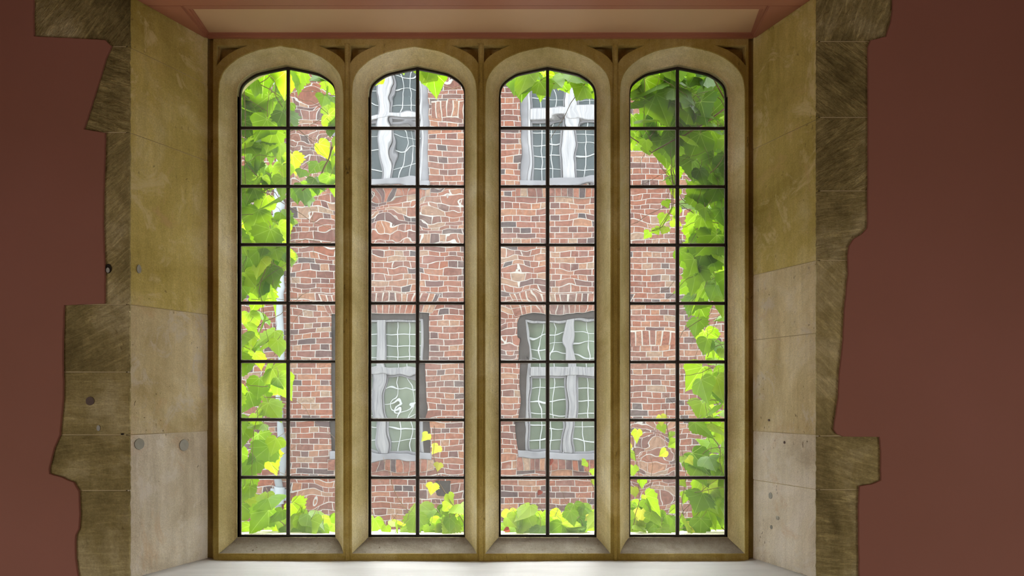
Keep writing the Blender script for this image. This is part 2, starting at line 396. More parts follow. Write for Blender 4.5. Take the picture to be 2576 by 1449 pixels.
# plaster: two large sheets with a cut edge following the stones, 9 mm proud of them
XW = 3.0; ZCEIL = 3.4
yp0, yp1 = YW-.009, YW+.03
pl = [(-XW, -.05), (-XW, ZCEIL)]+[(LE[0][0], ZCEIL)]+[(x, z) for x, z in rough_edge(LE, .001, .015)[:-6]]+[(LE[-1][0], LE[-1][1]), (LE[-1][0], -.05)]
def clean(ps):
    out = []
    for p in ps:
        if not out or (Vector(p)-Vector(out[-1])).length > .002: out.append(p)
    return out
def sheet(name, edge, side):
    rough = []
    for a, b in zip(edge, edge[1:]):
        a = Vector(a); b = Vector(b); n = max(1, int((b-a).length/.012))
        for k in range(n):
            p = a.lerp(b, k/n); d = noise.noise_vector(Vector((p.x*40, p.y*40, 9)))*.0016
            rough.append((p.x+d.x, p.y+d.y))
    rough.append(edge[-1])
    loop = [(side*XW, -.05), (side*XW, ZCEIL), (edge[0][0], ZCEIL)]+rough+[(edge[-1][0], -.05)]
    return plate('plaster', clean(loop), [], yp0, yp1, MT['plaster'], wall, bevel=.002)
sheet('plaster', LE, -1); sheet('plaster', RE, 1)
# plaster under the sill
plate('plaster', [(LE[-1][0], -.05), (LE[-1][0], ZB-.16), (RE[-1][0], ZB-.16), (RE[-1][0], -.05)], [], yp0, yp1, MT['plaster'], wall)
plate('plaster', [(LE[0][0], ZCEIL), (LE[0][0], Z(-190, YW)), (XL0, Z(-190, YW)), (XL0, ZS+.028), (XR0, ZS+.028), (XR0, Z(-190, YW)), (RE[0][0], Z(-190, YW)), (RE[0][0], ZCEIL)], [], yp0, yp1, MT['plaster'], wall)
# quoin stones
def quoins(edge, xin, joints, angs, amts, side):
    """cut the irregular outline into courses at the joint heights (px)"""
    pts = list(edge)
    for i, (ya, yb) in enumerate(zip(joints, joints[1:])):
        za, zb = Z(ya, YW)-.0012, Z(yb, YW)+.0012
        seg = []
        for (x0, z0), (x1, z1) in zip(pts, pts[1:]):
            if z0 <= z1 and abs(z0-z1) < 1e-9: continue
            for zz in (za, zb):
                pass
            n = max(1, int(math.hypot(x1-x0, z1-z0)/.012))
            for k in range(n+1):
                x = x0+(x1-x0)*k/n; z = z0+(z1-z0)*k/n
                if zb <= z <= za: seg.append((x, z))
        if not seg: continue
        if abs(seg[0][1]-za) > .001: seg.insert(0, (seg[0][0], za))
        if abs(seg[-1][1]-zb) > .001: seg.append((seg[-1][0], zb))
        o = []
        for x, z in seg:
            d = noise.noise_vector(Vector((x*30, z*30, i)))*.0012
            o.append((x-side*(-.006)+d.x, z))                      # tucks 6 mm behind the plaster lip
        inner = []
        m = 22
        for k in range(m+1):
            z = zb+(za-zb)*k/m
            inner.append((xin+noise.noise(Vector((z*60, i, 3)))*.0022, z))
        loop = clean(o+inner)
        bm = bmesh.new()
        if side < 0: loop = loop[::-1]
        prism(bm, loop, YW, YW+.075, bevel=.0015)
        bm_obj('quoin_stone', bm, quoin_mat(i+(10 if side > 0 else 0), angs[i], amts[i]), wall)
quoins([(x-.0, z) for x, z in LE], XL0+.001, [-190, 117, 333, 766, 936, 1094, 1234, 1560], [.95, -.30, .75, .45, .0, .1, .05], [1, 1, .8, .65, .5, .6, .5], -1)
quoins(RE, XR0-.001, [-190, 104, 295, 480, 655, 1097, 1232, 1560], [1.25, -.65, .6, .12, -.8, -.3, -.1], [1, .9, 1, .7, .55, .7, .9], 1)
for edge, xin, sd_ in ((LE, XL0, -1), (RE, XR0, 1)):
    bm = bmesh.new(); lp = [(x, z) for x, z in edge]+[(xin+sd_*.012, edge[-1][1]), (xin+sd_*.012, edge[0][1])]
    prism(bm, lp if sd_ > 0 else lp[::-1], YW+.0016, YW+.07); bm_obj('joint_mortar', bm, MT['joint'], wall)
# masonry core behind the facing
for x0, x1 in ((-XW, XL0-.085), (XR0+.085, XW)):
    box_obj('masonry', (x0, x1, YW+.08, YE, -.05, ZCEIL), MT['ext'], wall)
box_obj('masonry', (XL0-.08, XR0+.08, YW+.034, YE, -.05, ZB-.12), MT['ext'], wall)
box_obj('masonry', (XL0-.08, XR0+.08, YW+.034, YE, ZS+.1, ZCEIL), MT['ext'], wall)
# splayed jamb stones (each course its own block)
def jamb(xa, xb, side, joints, mats):
    for i, (ya, yb) in enumerate(zip(joints, joints[1:])):
        z1, z0 = Z(ya, YW)-.0013, Z(yb, YW)+.0013
        z1 = min(z1, ZS+.09); z0 = max(z0, ZB-.11)
        N = 40; K = 12; bm = bmesh.new(); grid = []
        for k in range(K+1):
            t = k/K; row = []
            for j in range(N+1):
                z = z0+(z1-z0)*j/N
                x = xa+(xb-xa)*t; y = YW+.0005+(YF-YW)*t
                d = noise.noise(Vector((t*3, z*5, i*3.1+side)))*.0012
                e = min(j, N-j, 2)/2
                d -= (1-e)*.0006
                if k == 0: d -= .002+abs(noise.noise(Vector((z*45, 7, i))))*.003
                row.append(bm.verts.new((x-side*d, y, z)))
            grid.append(row)
        for k in range(K):
            for j in range(N): bm.faces.new((grid[k][j], grid[k+1][j], grid[k+1][j+1], grid[k][j+1]))
        # body behind the face
        back = [[bm.verts.new((xx, yy, zz)) for zz in (z0, z1)] for xx, yy in ((xa+side*.08, YW+.0765), (xb+side*.2, YF+.02))]
        loopb = [grid[k][0] for k in range(K+1)]+[back[1][0], back[0][0]]
        loopt = [grid[k][N] for k in range(K+1)]+[back[1][1], back[0][1]]
        bm.faces.new(loopb); bm.faces.new(loopt[::-1])
        bm.faces.new([grid[0][j] for j in range(N+1)]+[back[0][1], back[0][0]])
        bm.faces.new([grid[K][j] for j in range(N+1)]+[back[1][1], back[1][0]])
        bm.faces.new((back[0][0], back[0][1], back[1][1], back[1][0]))
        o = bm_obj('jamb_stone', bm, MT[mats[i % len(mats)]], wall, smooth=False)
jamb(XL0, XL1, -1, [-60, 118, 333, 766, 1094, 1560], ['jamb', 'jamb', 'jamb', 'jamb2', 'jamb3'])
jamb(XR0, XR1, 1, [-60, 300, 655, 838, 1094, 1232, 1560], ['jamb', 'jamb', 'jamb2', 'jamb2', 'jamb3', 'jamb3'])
for xa, xb, sd_ in ((XL0, XL1, -1), (XR0, XR1, 1)):
    bm = bmesh.new(); zprism(bm, [(xa+sd_*.0018, YW+.006), (xb+sd_*.0018, YF), (xb+sd_*.05, YF), (xa+sd_*.05, YW+.006)][::sd_], ZB-.02, ZS+.02)
    bm_obj('joint_mortar', bm, MT['joint'], wall)
# grey plugs set in the left reveal and the wall
def on_jamb(px, py, side=-1):
    xa, xb = (XL0, XL1) if side < 0 else (XR0, XR1)
    lo_, hi = 0.0, 1.0
    for _ in range(40):
        m = (lo_+hi)/2; x = xa+(xb-xa)*m; y = YW+(YF-YW)*m
        q = VX+x/y*F
        if (q < px) == (side < 0): lo_ = m
        else: hi = m
    return Vector((x, y, Z(py, y)))
MT['plug'] = plain('cement_plug', (.36, .37, .33), .9, .3); MT['plugd'] = plain('dark_plug', (.12, .09, .075), .9, .3)
def plug(c, nrm, rx, rz, mat, name='plug', ring=0):  # those named hole are flat discs, the shade inside painted as dark colour
    bm = bmesh.new(); nrm = Vector(nrm).normalized(); u = Vector((0, 0, 1)).cross(nrm).normalized()
    A = []; B = []; n = 20
    for k in range(n):
        a = 2*PI*k/n; wob = 1+.08*noise.noise(Vector((k*.7, rx*50, 1)))
        p = Vector(c)+u*math.cos(a)*rx*wob+Vector((0, 0, 1))*math.sin(a)*rz*wob
        A.append(bm.verts.new(p+nrm*.0025)); B.append(bm.verts.new(p-nrm*.01))
    cv = bm.verts.new(Vector(c)+nrm*.0015)
    for k in range(n):
        bm.faces.new((A[k], A[(k+1) % n], cv)); bm.faces.new((A[k], B[k], B[(k+1) % n], A[(k+1) % n]))
    return bm_obj(name, bm, mat, wall)
jn = Vector((YF-YW, -(XL1-XL0), 0)).normalized()
plug(on_jamb(350, 1117), jn, .020, .019, MT['plug']); plug(on_jamb(462, 1120), jn, .021, .021, MT['plug'])
plug(on_jamb(349, 677), jn, .009, .015, MT['plug'])
plug(P(227, 1009, YW), (0, -1, 0), .0145, .0145, MT['plugd'])
plug(P(248, 1077, YW), (0, -1, 0), .006, .010, MT['plug'])
plug(P(308, 1092, YW), (0, -1, 0), .005, .003, MT['dark'], 'hole')
plug(P(273, 676, YW), (0, -1, 0), .011, .016, MT['dark'], 'hole'); plug(P(272, 680, YW-.001), (0, -1, 0), .006, .009, MT['plug'])
jr = Vector((-(YF-YW), -(XR0-XR1), 0)).normalized()
for px, py, a, b in ((1939, 1247, .016, .012), (1957, 1303, .014, .007), (1941, 1326, .010, .007), (1935, 1057, .009, .004), (1974, 1113, .007, .005)):
    plug(on_jamb(px, py, 1), jr, a*.6, b, MT['plugd' if b < .006 else 'plug'], 'hole' if b < .006 else 'plug')

# panelled soffit above the opening
soff = tag(empty('trim_1', (0, YW, ZS)), 'painted soffit of the window recess with a buff sunk panel and pink mouldings', kind='structure')
def sx_(y, side): 
    t = (y-YW)/(YF-YW)
    return (XL0+(XL1-XL0)*t) if side < 0 else (XR0+(XR1-XR0)*t)
def strip(name, y0, y1, z0, z1, mat, inset=0, bev=.002, xl=None, xr=None):
    bm = bmesh.new()
    l0 = sx_(y0, -1)+inset if xl is None else xl; l1 = sx_(y1, -1)+inset if xl is None else xl
    r0 = sx_(y0, 1)-inset if xr is None else xr; r1 = sx_(y1, 1)-inset if xr is None else xr
    zprism(bm, [(l0, y0), (r0, y0), (r1, y1), (l1, y1)], z0, z1, bev)
    return bm_obj(name, bm, mat, soff)
strip('panel', YW-.03, YF+.005, ZS+.012, ZS+.06, MT['panel'])
strip('front_rail', YW-.04, 2.742, ZS-.004, ZS+.03, MT['rail'])
strip('front_bead', 2.742, 2.752, ZS+.001, ZS+.03, MT['rail'])
strip('front_moulding', 2.752, 2.783, ZS+.003, ZS+.03, MT['rail'], bev=.004)
strip('rear_fillet', 2.982, 3.004, ZS-.001, ZS+.03, MT['rail'], bev=.003)
strip('rear_bead', 2.975, 2.982, ZS+.008, ZS+.03, MT['rail'], bev=.002)
for sd_, xp in ((-1, -1.243), (1, .812)):
    for k, (off, dz, wd) in enumerate(((0, -.004, .0), (.0, .004, .014), (.0, .008, .024))):
        bm = bmesh.new()
        ya, yb = 2.742, 2.985
        e0, e1 = sx_(ya, sd_), sx_(yb, sd_)
        # each moulding runs from the splay to a line straight toward the window
        xi = xp-sd_*wd
        xi1 = (e1-sd_*(.010+wd*.45))
        p = [(e0, ya), (xi, ya), (xi1, yb), (e1, yb)]
        if sd_ > 0: p = p[::-1]
        zprism(bm, p, ZS+dz, ZS+.03, .002)
        bm_obj('side_rail' if k == 0 else 'side_moulding', bm, MT['rail'], soff)
settle(soff)

# inner sill slab
sill = tag(empty('trim_2', (0, YW, ZB)), 'broad white painted window sill at the foot of the recess', kind='structure')
bm = bmesh.new(); NX, NY = 60, 14; g = []
for j in range(NY+1):
    y = 2.60+(YF+.01-2.60)*j/NY; row = []
    t = (min(max(y, YW), YF)-YW)/(YF-YW)
    xl = XL0+(XL1-XL0)*t; xr = XR0+(XR1-XR0)*t
    if y < YW: xl -= .06; xr += .06
    for i in range(NX+1):
        u = i/NX; x = xl+(xr-xl)*u
        e = min(u, 1-u)*(xr-xl)
        z = ZB-.001+.010*math.exp(-e/.018)+noise.noise(Vector((x*2.2, y*4, 0)))*.003-.004*(1-t)
        if y < YW-.03: z -= .006
        row.append(bm.verts.new((x, y, z)))
    g.append(row)
for j in range(NY):
    for i in range(NX): bm.faces.new((g[j][i], g[j][i+1], g[j+1][i+1], g[j+1][i]))
ext = bmesh.ops.extrude_face_region(bm, geom=list(bm.faces))
for v in ext['geom']:
    if isinstance(v, bmesh.types.BMVert): v.co.z = ZB-.075
bm_obj('sill_slab', bm, MT['sill'], sill, smooth=True)
settle(sill)

# ------------------------------------------------------------------ window_1: stone tracery with four leaded lights
win = tag(empty('window_1', (0, YF, ZB)), 'four light stone mullioned window with pointed Tudor arches and leaded glass', kind='structure')
zf0, zf1 = ZB-.03, ZS+.04
ol = [arch_loop(*L['outer'], S_OUT) for L in LIGHTS]
# pockets of the spandrels
def pocket(pts): return pxy(pts, YF)
spand = []
for (a, b) in ((863, 885), (1199, 1221), (1536, 1560)):
    m = (a+b)/2
    spand.append(pocket([(m-7, 114), (m-7, 158), (m-12, 150), (m-20, 141), (m-34, 131), (m-52, 122), (m-72, 114)]))
    spand.append(pocket([(m+7, 114), (m+72, 114), (m+52, 122), (m+34, 131), (m+20, 141), (m+12, 150), (m+7, 158)]))
spand.append(pocket([(545, 114), (622, 114), (596, 123), (574, 135), (558, 148), (545, 164)]))
spand.append(pocket([(1876, 114), (1876, 164), (1864, 149), (1850, 136), (1830, 124), (1802, 114)]))
fx0, fx1 = X(535, YF), X(1884, YF)
def jitter(loop, amp=.0007):
    return [(x+noise.noise(Vector((x*60, z*60, 2)))*amp, z+noise.noise(Vector((x*60, z*60, 8)))*amp) for x, z in loop]
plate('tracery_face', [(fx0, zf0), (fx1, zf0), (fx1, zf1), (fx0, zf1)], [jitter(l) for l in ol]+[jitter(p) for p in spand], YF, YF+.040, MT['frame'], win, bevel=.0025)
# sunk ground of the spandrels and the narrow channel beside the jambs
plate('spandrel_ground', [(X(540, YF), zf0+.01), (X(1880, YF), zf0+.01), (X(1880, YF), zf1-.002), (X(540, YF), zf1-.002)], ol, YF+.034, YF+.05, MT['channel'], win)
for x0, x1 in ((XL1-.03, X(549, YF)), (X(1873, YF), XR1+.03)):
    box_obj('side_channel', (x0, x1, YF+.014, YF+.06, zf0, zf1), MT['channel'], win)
# the slim raised shafts on the mullion faces
for px in (874, 1210, 1548):
    bm = bmesh.new(); n = 30; A = []
    for k in range(n+1):
        z = zf0+.03+(Z(112, YF)-zf0-.03)*k/n
        w_ = .0085 if k < n-2 else .007
        if z > Z(135, YF): w_ *= 1.0
        j = noise.noise(Vector((px, z*9, 0)))*.0008
        xc = X(px, YF)+j
        A.append([bm.verts.new((xc-w_, YF-.0005, z)), bm.verts.new((xc-w_*.6, YF-.006, z)), bm.verts.new((xc+w_*.6, YF-.006, z)), bm.verts.new((xc+w_, YF-.0005, z)), bm.verts.new((xc, YF+.004, z))])
    for a, b in zip(A, A[1:]):
        for k in range(5): bm.faces.new((a[k], a[(k+1) % 5], b[(k+1) % 5], b[k]))
    bm.faces.new(A[0]); bm.faces.new(A[-1][::-1])
    bm_obj('mullion_fillet', bm, MT['frame'], win)
# moulded surround of each light
def loft(name, loops, mat, parent, smooth=True):
    vs = []; n = len(loops[0][0])
    for lp, y in loops: vs += [(x, y, z) for x, z in lp]
    fs = []
    for r in range(len(loops)-1):
        for k in range(n):
            a = r*n+k; b = r*n+(k+1) % n
            fs.append((a, a+n, b+n, b))
    o = mesh(name, vs, fs, mat, parent, smooth)
    o.data.update()
    return o
def lerp_loop(A, B, t): return [(a[0]+(b[0]-a[0])*t, a[1]+(b[1]-a[1])*t) for a, b in zip(A, B)]
def auto_smooth(o, ang=35):
    bm = bmesh.new(); bm.from_mesh(o.data)
    for e in bm.edges:
        if len(e.link_faces) == 2 and e.calc_face_angle(0) > math.radians(ang): e.smooth = False
    bm.to_mesh(o.data); bm.free()
LEAD_ROWS = [323.5, 470, 616.5, 763, 910, 1056, 1201]
for li, L in enumerate(LIGHTS):
    A = arch_loop(*L['outer'], S_OUT); B = arch_loop(*L['inner'], S_IN)
    loops = [(lerp_loop(A, B, -.02), YF+.004)]
    for k in range(11):
        t = k/10
        d = (YM-YF)*(1-(1-t)**2.0)
        lp = lerp_loop(A, B, t)
        lp = [(x+noise.noise(Vector((x*35, z*12, t)))*.0009, z+noise.noise(Vector((x*12, z*35, t+5)))*.0009) for x, z in lp]
        loops.append((lp, YF+.004+d*.95))
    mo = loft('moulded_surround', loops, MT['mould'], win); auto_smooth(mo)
    # the weathered bottom slope of the light is its own grey stone
    bm = bmesh.new(); bm.from_mesh(mo.data); nl = len(A)
    low = [f for f in bm.faces if min((v.index % nl) if (v.index % nl) > 0 else nl for v in f.verts) >= nl-8]
    b2 = bmesh.new(); b2.from_mesh(mo.data); keep_ = {f.index for f in low}
    bmesh.ops.delete(b2, geom=[f for f in b2.faces if f.index not in keep_], context='FACES')
    bmesh.ops.delete(bm, geom=low, context='FACES'); bm.to_mesh(mo.data); bm.free()
    me = bpy.data.meshes.new('light_sill'); b2.to_mesh(me); b2.free(); obj('light_sill', me, MT['greystone'], win, True)
    # reveal behind the moulding, through to the outside face
    rv = loft('light_reveal', [(B, YM), (B, YG+.012), (lerp_loop(A, B, .72), YG+.012), (lerp_loop(A, B, .06), YE)], MT['mould'], win, False)
    L['B'] = B
# outer stonework
hb = [lerp_loop(arch_loop(*L['outer'], S_OUT), arch_loop(*L['inner'], S_IN), .06) for L in LIGHTS]
plate('outer_tracery', [(XL0-.12, ZB-.14), (XR0+.12, ZB-.14), (XR0+.12, ZS+.13), (XL0-.12, ZS+.13)], hb, YE-.004, YE, MT['ext'], win)
ib = [arch_loop(*L['inner'], S_IN) for L in LIGHTS]
plate('inner_core', [(XL1-.04, ZB-.02), (XR1+.04, ZB-.02), (XR1+.04, ZS+.03), (XL1-.04, ZS+.03)], ib, YM+.004, YG+.010, MT['mould'], win)
# outside sill: weathered slope of pale stone
bm = bmesh.new()
zo = L['inner'][2]
v = [(XL0-.1, YG+.012, zo-.004), (XR0+.1, YG+.012, zo-.004), (XR0+.1, 3.42, zo-.028), (XL0-.1, 3.42, zo-.028), (XL0-.1, YG+.012, zo-.10), (XR0+.1, YG+.012, zo-.10), (XR0+.1, 3.42, zo-.10), (XL0-.1, 3.42, zo-.10)]
v = [bm.verts.new(q) for q in v]
for q in ((0, 1, 2, 3), (4, 7, 6, 5), (0, 4, 5, 1), (3, 2, 6, 7), (0, 3, 7, 4), (1, 5, 6, 2)): bm.faces.new([v[i] for i in q])
bmesh.ops.bevel(bm, geom=list(bm.edges), offset=.004, segments=2, affect='EDGES')
bm_obj('outer_sill', bm, MT['ext'], win)

# leaded glazing: one came lattice per light, panes under it
def pane_mesh(xa, xb, za, zb, top, seed, power):
    nx, ny = 26, 32; th = .0035
    r = random.Random(seed); ox, oz = r.uniform(-50, 50), r.uniform(-50, 50)
    tx, tz = r.gauss(0, .0035), r.gauss(0, .0035)
    cx, cz = (xa+xb)/2, (za+zb)/2
    sx0, sz0 = r.uniform(xa, xb), r.uniform(za, zb); sw = r.uniform(.02, .035); sa = r.choice((-1, 1))*r.uniform(.0, .0009)*power
    def h(x, z):
        q = Vector(((x-cx)*r1+ox, (z-cz)*r2+oz, 0))
        a = noise.noise(q*1.0)*.00058*power+noise.noise(q*2.3+Vector((9, 4, 2)))*.00010*power*power
        a += tx*(x-cx)+tz*(z-cz)
        a += sa*math.exp(-((x-sx0)**2+(z-sz0)**2)/(2*sw*sw))
        return a
    r1 = r.uniform(8, 15); r2 = r.uniform(8, 15)
    vs = []; 
    for s_ in (0, 1):
        for j in range(ny+1):
            for i in range(nx+1):
                x = xa+(xb-xa)*i/nx
                zt = min(zb, top(x)) if top else zb
                z = za+(max(zt, za+.003)-za)*j/ny
                vs.append((x, YG-.0018+(th+h(x, z) if s_ else 0), z))
    fs = []; N = (nx+1)*(ny+1)
    for j in range(ny):
        for i in range(nx):
            a = j*(nx+1)+i
            fs.append((a, a+1, a+nx+2, a+nx+1)); fs.append((N+a, N+a+nx+1, N+a+nx+2, N+a+1))
    ring = [i for i in range(nx+1)]+[j*(nx+1)+nx for j in range(1, ny+1)]+[ny*(nx+1)+i for i in range(nx-1, -1, -1)]+[j*(nx+1) for j in range(ny-1, 0, -1)]
    for a, b in zip(ring, ring[1:]+ring[:1]): fs.append((a, N+a, N+b, b))
    return vs, fs
POWER = {(0, 0, 1): 1.1, (0, 1, 1): 1.1, (1, 0, 0): 1.0, (1, 1, 0): 1.6, (1, 2, 0): 1.2, (1, 2, 1): 1.6, (1, 5, 0): 1.7, (2, 0, 1): 1.5, (2, 5, 0): .5, (0, 5, 1): .15, (3, 3, 0): .25, (1, 4, 0): .2, (2, 7, 0): .3, (2, 7, 1): .4, (1, 5, 1): .4, (1, 6, 1): .4, (3, 1, 0): .5, (3, 6, 0): 1.5, (3, 7, 0): 1.4}
for li, L in enumerate(LIGHTS):
    x0, x1, zb, zs, za = L['inner']
    cx = (x0+x1)/2
    tl = empty('leaded_light', (cx, YG, zb)); tl.parent = win
    e = .006
    outer = arch_loop(x0-.004, x1+.004, zb-.004, zs, za+.004, S_IN); inner = arch_loop(x0+e, x1-e, zb+e, zs, za-e*1.35, S_IN)
    rim = loft('lead_rim', [(outer, YG-.007), (inner, YG-.007), (inner, YG+.006), (outer, YG+.006), (outer, YG-.007)], MT['lead'], tl, False)
    top = lambda x: arch_height(x, x0, x1, zs, za, S_IN)
    bm = bmesh.new()
    zt = top(cx)
    mullw = .0062
    box(bm, cx-mullw, cx+mullw, YG-.008, YG+.006, zb+.001, zt-.004, .0022)
    rows = [Z(p+[-1, 0, 0, 1][li]*.5, YG) for p in LEAD_ROWS]
    for zr in rows:
        box(bm, x0, x1, YG-.0085, YG+.0065, zr-.0052, zr+.0052, .0022)
        bmesh.ops.create_icosphere(bm, subdivisions=2, radius=.0085, matrix=Matrix.Translation((cx, YG-.006, zr)) @ Matrix.Diagonal((1, .6, 1, 1)))
    bm_obj('lead_lattice', bm, MT['lead'], tl)
    # thin putty line at every pane edge
    V = []; Fc = []; VP = []; FP = []
    zz = [za+.01]+rows+[zb]
    for ri in range(8):
        zt_, zb_ = zz[ri], zz[ri+1]
        for ci in range(2):
            xa, xb = (x0, cx) if ci == 0 else (cx, x1)
            pw = POWER.get((li, ri, ci), .35+.85*random.Random(li*100+ri*10+ci+3).random()**1.3)
            vs, fs = pane_mesh(xa+.001, xb-.001, zb_+.001, zt_-.001, top if ri == 0 else None, li*991+ri*37+ci*7+11, pw)
            o_ = len(V); V += vs; Fc += [tuple(i+o_ for i in f) for f in fs]
    go = mesh('glazing', V, Fc, MT['glass'], tl, True); auto_smooth(go, 40)
    bm = bmesh.new()
    for ri in range(8):
        zt_, zb_ = zz[ri]-.0052, zz[ri+1]+.0052
        if ri == 7: zb_ = zb+.0055
        for ci in range(2):
            xa, xb = (x0+.006, cx-.0062) if ci == 0 else (cx+.0062, x1-.006)
            if ri == 0: zt_ = zs
            pt = .0016
            box(bm, xa, xb, YG-.0035, YG-.0025, zb_, zb_+pt)
            if ri: box(bm, xa, xb, YG-.0035, YG-.0025, zt_-pt, zt_)
            box(bm, xa, xa+pt, YG-.0035, YG-.0025, zb_, zt_); box(bm, xb-pt, xb, YG-.0035, YG-.0025, zb_, zt_)
    bm_obj('putty_line', bm, MT['putty'], tl)
settle(win); settle(wall)

# the rest of the room
box_obj('floor', (-XW-.1, XW+.1, -3.1, YW+.03, -.1, -.052), MT['floor'])['kind'] = 'structure'
box_obj('ceiling', (-XW-.1, XW+.1, -3.1, YE, ZCEIL+.002, ZCEIL+.1), MT['white'])['kind'] = 'structure'
box_obj('wall_left', (-XW-.1, -XW-.002, -3.1, YE, -.05, ZCEIL), MT['plaster'])['kind'] = 'structure'
box_obj('wall_right', (XW+.002, XW+.1, -3.1, YE, -.05, ZCEIL), MT['plaster'])['kind'] = 'structure'
box_obj('wall_front', (-XW, XW, -3.1, -3.0, -.05, ZCEIL), MT['white'])['kind'] = 'structure'

# ------------------------------------------------------------------ outside: paved court and the brick range opposite
GZ = -1.2; YB = 10.0
box_obj('ground', (-9, 9, YE+.02, YB+.1, GZ-.1, GZ), MT['ground'])['kind'] = 'structure'
house = tag(empty('brick_building', (0, YB, GZ)), 'red brick range across the court with white mullioned casement windows', 'building')
FX0, FX1, FZ1 = -8.5, 8.5, ZC+5.4
WINS = []   # px boxes: x0,x1,top,transom(top,bottom),bottom, mullion x range, upper?
WINS.append((832, 1080, 787, 925, 948, 1152, 946, 968, False))
WINS.append((1308, 1562, 787, 925, 950, 1152, 1424, 1446, False))
WINS.append((832, 1080, 96, 284, 302, 466, 952, 980, True))
WINS.append((1308, 1562, 96, 270, 297, 466, 1418, 1446, True))
def rect(px0, px1, pa, pb, Y=YB): return [(X(px0, Y), Z(pb, Y)), (X(px1, Y), Z(pb, Y)), (X(px1, Y), Z(pa, Y)), (X(px0, Y), Z(pa, Y))]
holes = [rect(a[0], a[1], a[2], a[5]) for a in WINS]
plate('brick_wall', [(FX0, GZ), (FX1, GZ), (FX1, FZ1), (FX0, FZ1)], holes, YB, YB+.30, MT['brick'], house)
for a in WINS:
    x0, x1, pt, ta, tb, pb, ma, mb, up = a
    Xa, Xb, Zt, Zb = X(x0, YB), X(x1, YB), Z(pt, YB), Z(pb, YB)
    wn = empty('casement_window', ((Xa+Xb)/2, YB+.05, Zb)); wn.parent = house
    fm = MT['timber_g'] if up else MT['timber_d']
    yf = YB+.03
    fw = .085
    bm = bmesh.new()
    box(bm, Xa, Xa+fw, yf, yf+.14, Zb, Zt, .006); box(bm, Xb-fw, Xb, yf, yf+.14, Zb, Zt, .006)
    box(bm, Xa+fw, Xb-fw, yf, yf+.14, Zt-.075, Zt, .006)
    bm_obj('outer_frame', bm, fm, wn)
    sl = MT['timber_g']
    bm = bmesh.new(); box(bm, Xa-.01, Xb+.01, yf-.06, yf+.14, Zb-.02, Zb+.075, .01); bm_obj('window_sill', bm, sl, wn)
    # white inner frame: stiles, mullion, transom
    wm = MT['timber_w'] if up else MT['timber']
    bm = bmesh.new()
    i0, i1 = Xa+fw, Xb-fw; zt, zb2 = Zt-.075, Zb+.075
    box(bm, i0, i0+.035, yf+.015, yf+.12, zb2, zt, .005); box(bm, i1-.035, i1, yf+.015, yf+.12, zb2, zt, .005)
    box(bm, X(ma, YB), X(mb, YB), yf+.005, yf+.12, zb2, zt, .012)
    box(bm, i0+.035, i1-.035, yf-.005, yf+.12, Z(tb, YB), Z(ta, YB), .012)
    box(bm, i0+.035, i1-.035, yf+.02, yf+.12, zt-.03, zt, .005)
    bm_obj('white_frame', bm, wm, wn)
    # panes and glazing leads, four openings
    for (u0, u1) in ((i0+.035, X(ma, YB)), (X(mb, YB), i1-.035)):
        for (v0, v1, low) in ((Z(ta, YB), zt-.03, False), (zb2, Z(tb, YB), True)):
            m_ = empty('casement', ((u0+u1)/2, yf+.08, v0)); m_.parent = wn
            if low or up:
                bm = bmesh.new(); fwid = .028
                for q in ((u0+.004, u0+fwid, v0, v1), (u1-fwid, u1-.004, v0, v1), (u0+fwid, u1-fwid, v0, v0+fwid), (u0+fwid, u1-fwid, v1-fwid, v1)):
                    box(bm, q[0], q[1], yf+.05, yf+.09, q[2], q[3], .004)
                bm_obj('sash', bm, MT['timber_g'], m_)
            box_obj('pane', (u0, u1, yf+.085, yf+.092, v0, v1), MT['pane_up' if up else 'pane_low'], m_)
            bm = bmesh.new(); ncol = 3; W_ = u1-u0; nrow = max(2, round((v1-v0)/.168))
            for k in range(1, ncol):
                xx = u0+W_*k/ncol; pts = [(xx+.004*math.sin(q*2.1+k), yf+.08, v0+(v1-v0)*q/10) for q in range(11)]; tube(bm, pts, .0065, 5)
            for k in range(1, nrow):
                z_ = v0+(v1-v0)*k/nrow; pts = [(u0+W_*q/6, yf+.08, z_+.004*math.sin(q*1.7+k)) for q in range(7)]; tube(bm, pts, .0065, 5)
            bm_obj('glazing_lead', bm, MT['whitelead'], m_)
    # flat arch of gauged bricks above, brick on edge course below
    if not up:
        bm = bmesh.new(); n = 19; w_ = (Xb-Xa+.10)/n
        for k in range(n):
            c0 = Xa-.05+w_*k; fan = (k+.5-n/2)/n*.22; fan2 = fan
            x0_, x1_ = c0+.004, c0+w_-.004
            for (za, zb_) in ((Zt+.006, Zt+.118), (Zt+.126, Zt+.245)):
                s0 = fan*(za-Zt)/.24; s1 = fan*(zb_-Zt)/.24
                prism(bm, [(x0_+s0, za), (x1_+s0*1.02, za), (x1_+s1*1.02, zb_), (x0_+s1, zb_)], YB-.006, YB+.05)
        bm_obj('flat_arch', bm, MT['brick1'], house)
        prism_bm = bmesh.new(); prism(prism_bm, [(Xa-.05, Zt), (Xb+.05, Zt), (Xb+.17, Zt+.25), (Xa-.17, Zt+.25)], YB-.002, YB+.04); bm_obj('arch_mortar', prism_bm, MT['mortar'], house)
    bm = bmesh.new(); n = 17; w_ = (Xb-Xa+.06)/n
    for k in range(n):
        c0 = Xa-.03+w_*k; box(bm, c0+.004, c0+w_-.004, YB-.02, YB+.1, Zb-.155, Zb-.024, .003)
    bm_obj('sill_course', bm, MT['brick1'], house)
    box_obj('sill_mortar', (Xa-.03, Xb+.03, YB-.012, YB+.1, Zb-.16, Zb-.021), MT['mortar'], house)
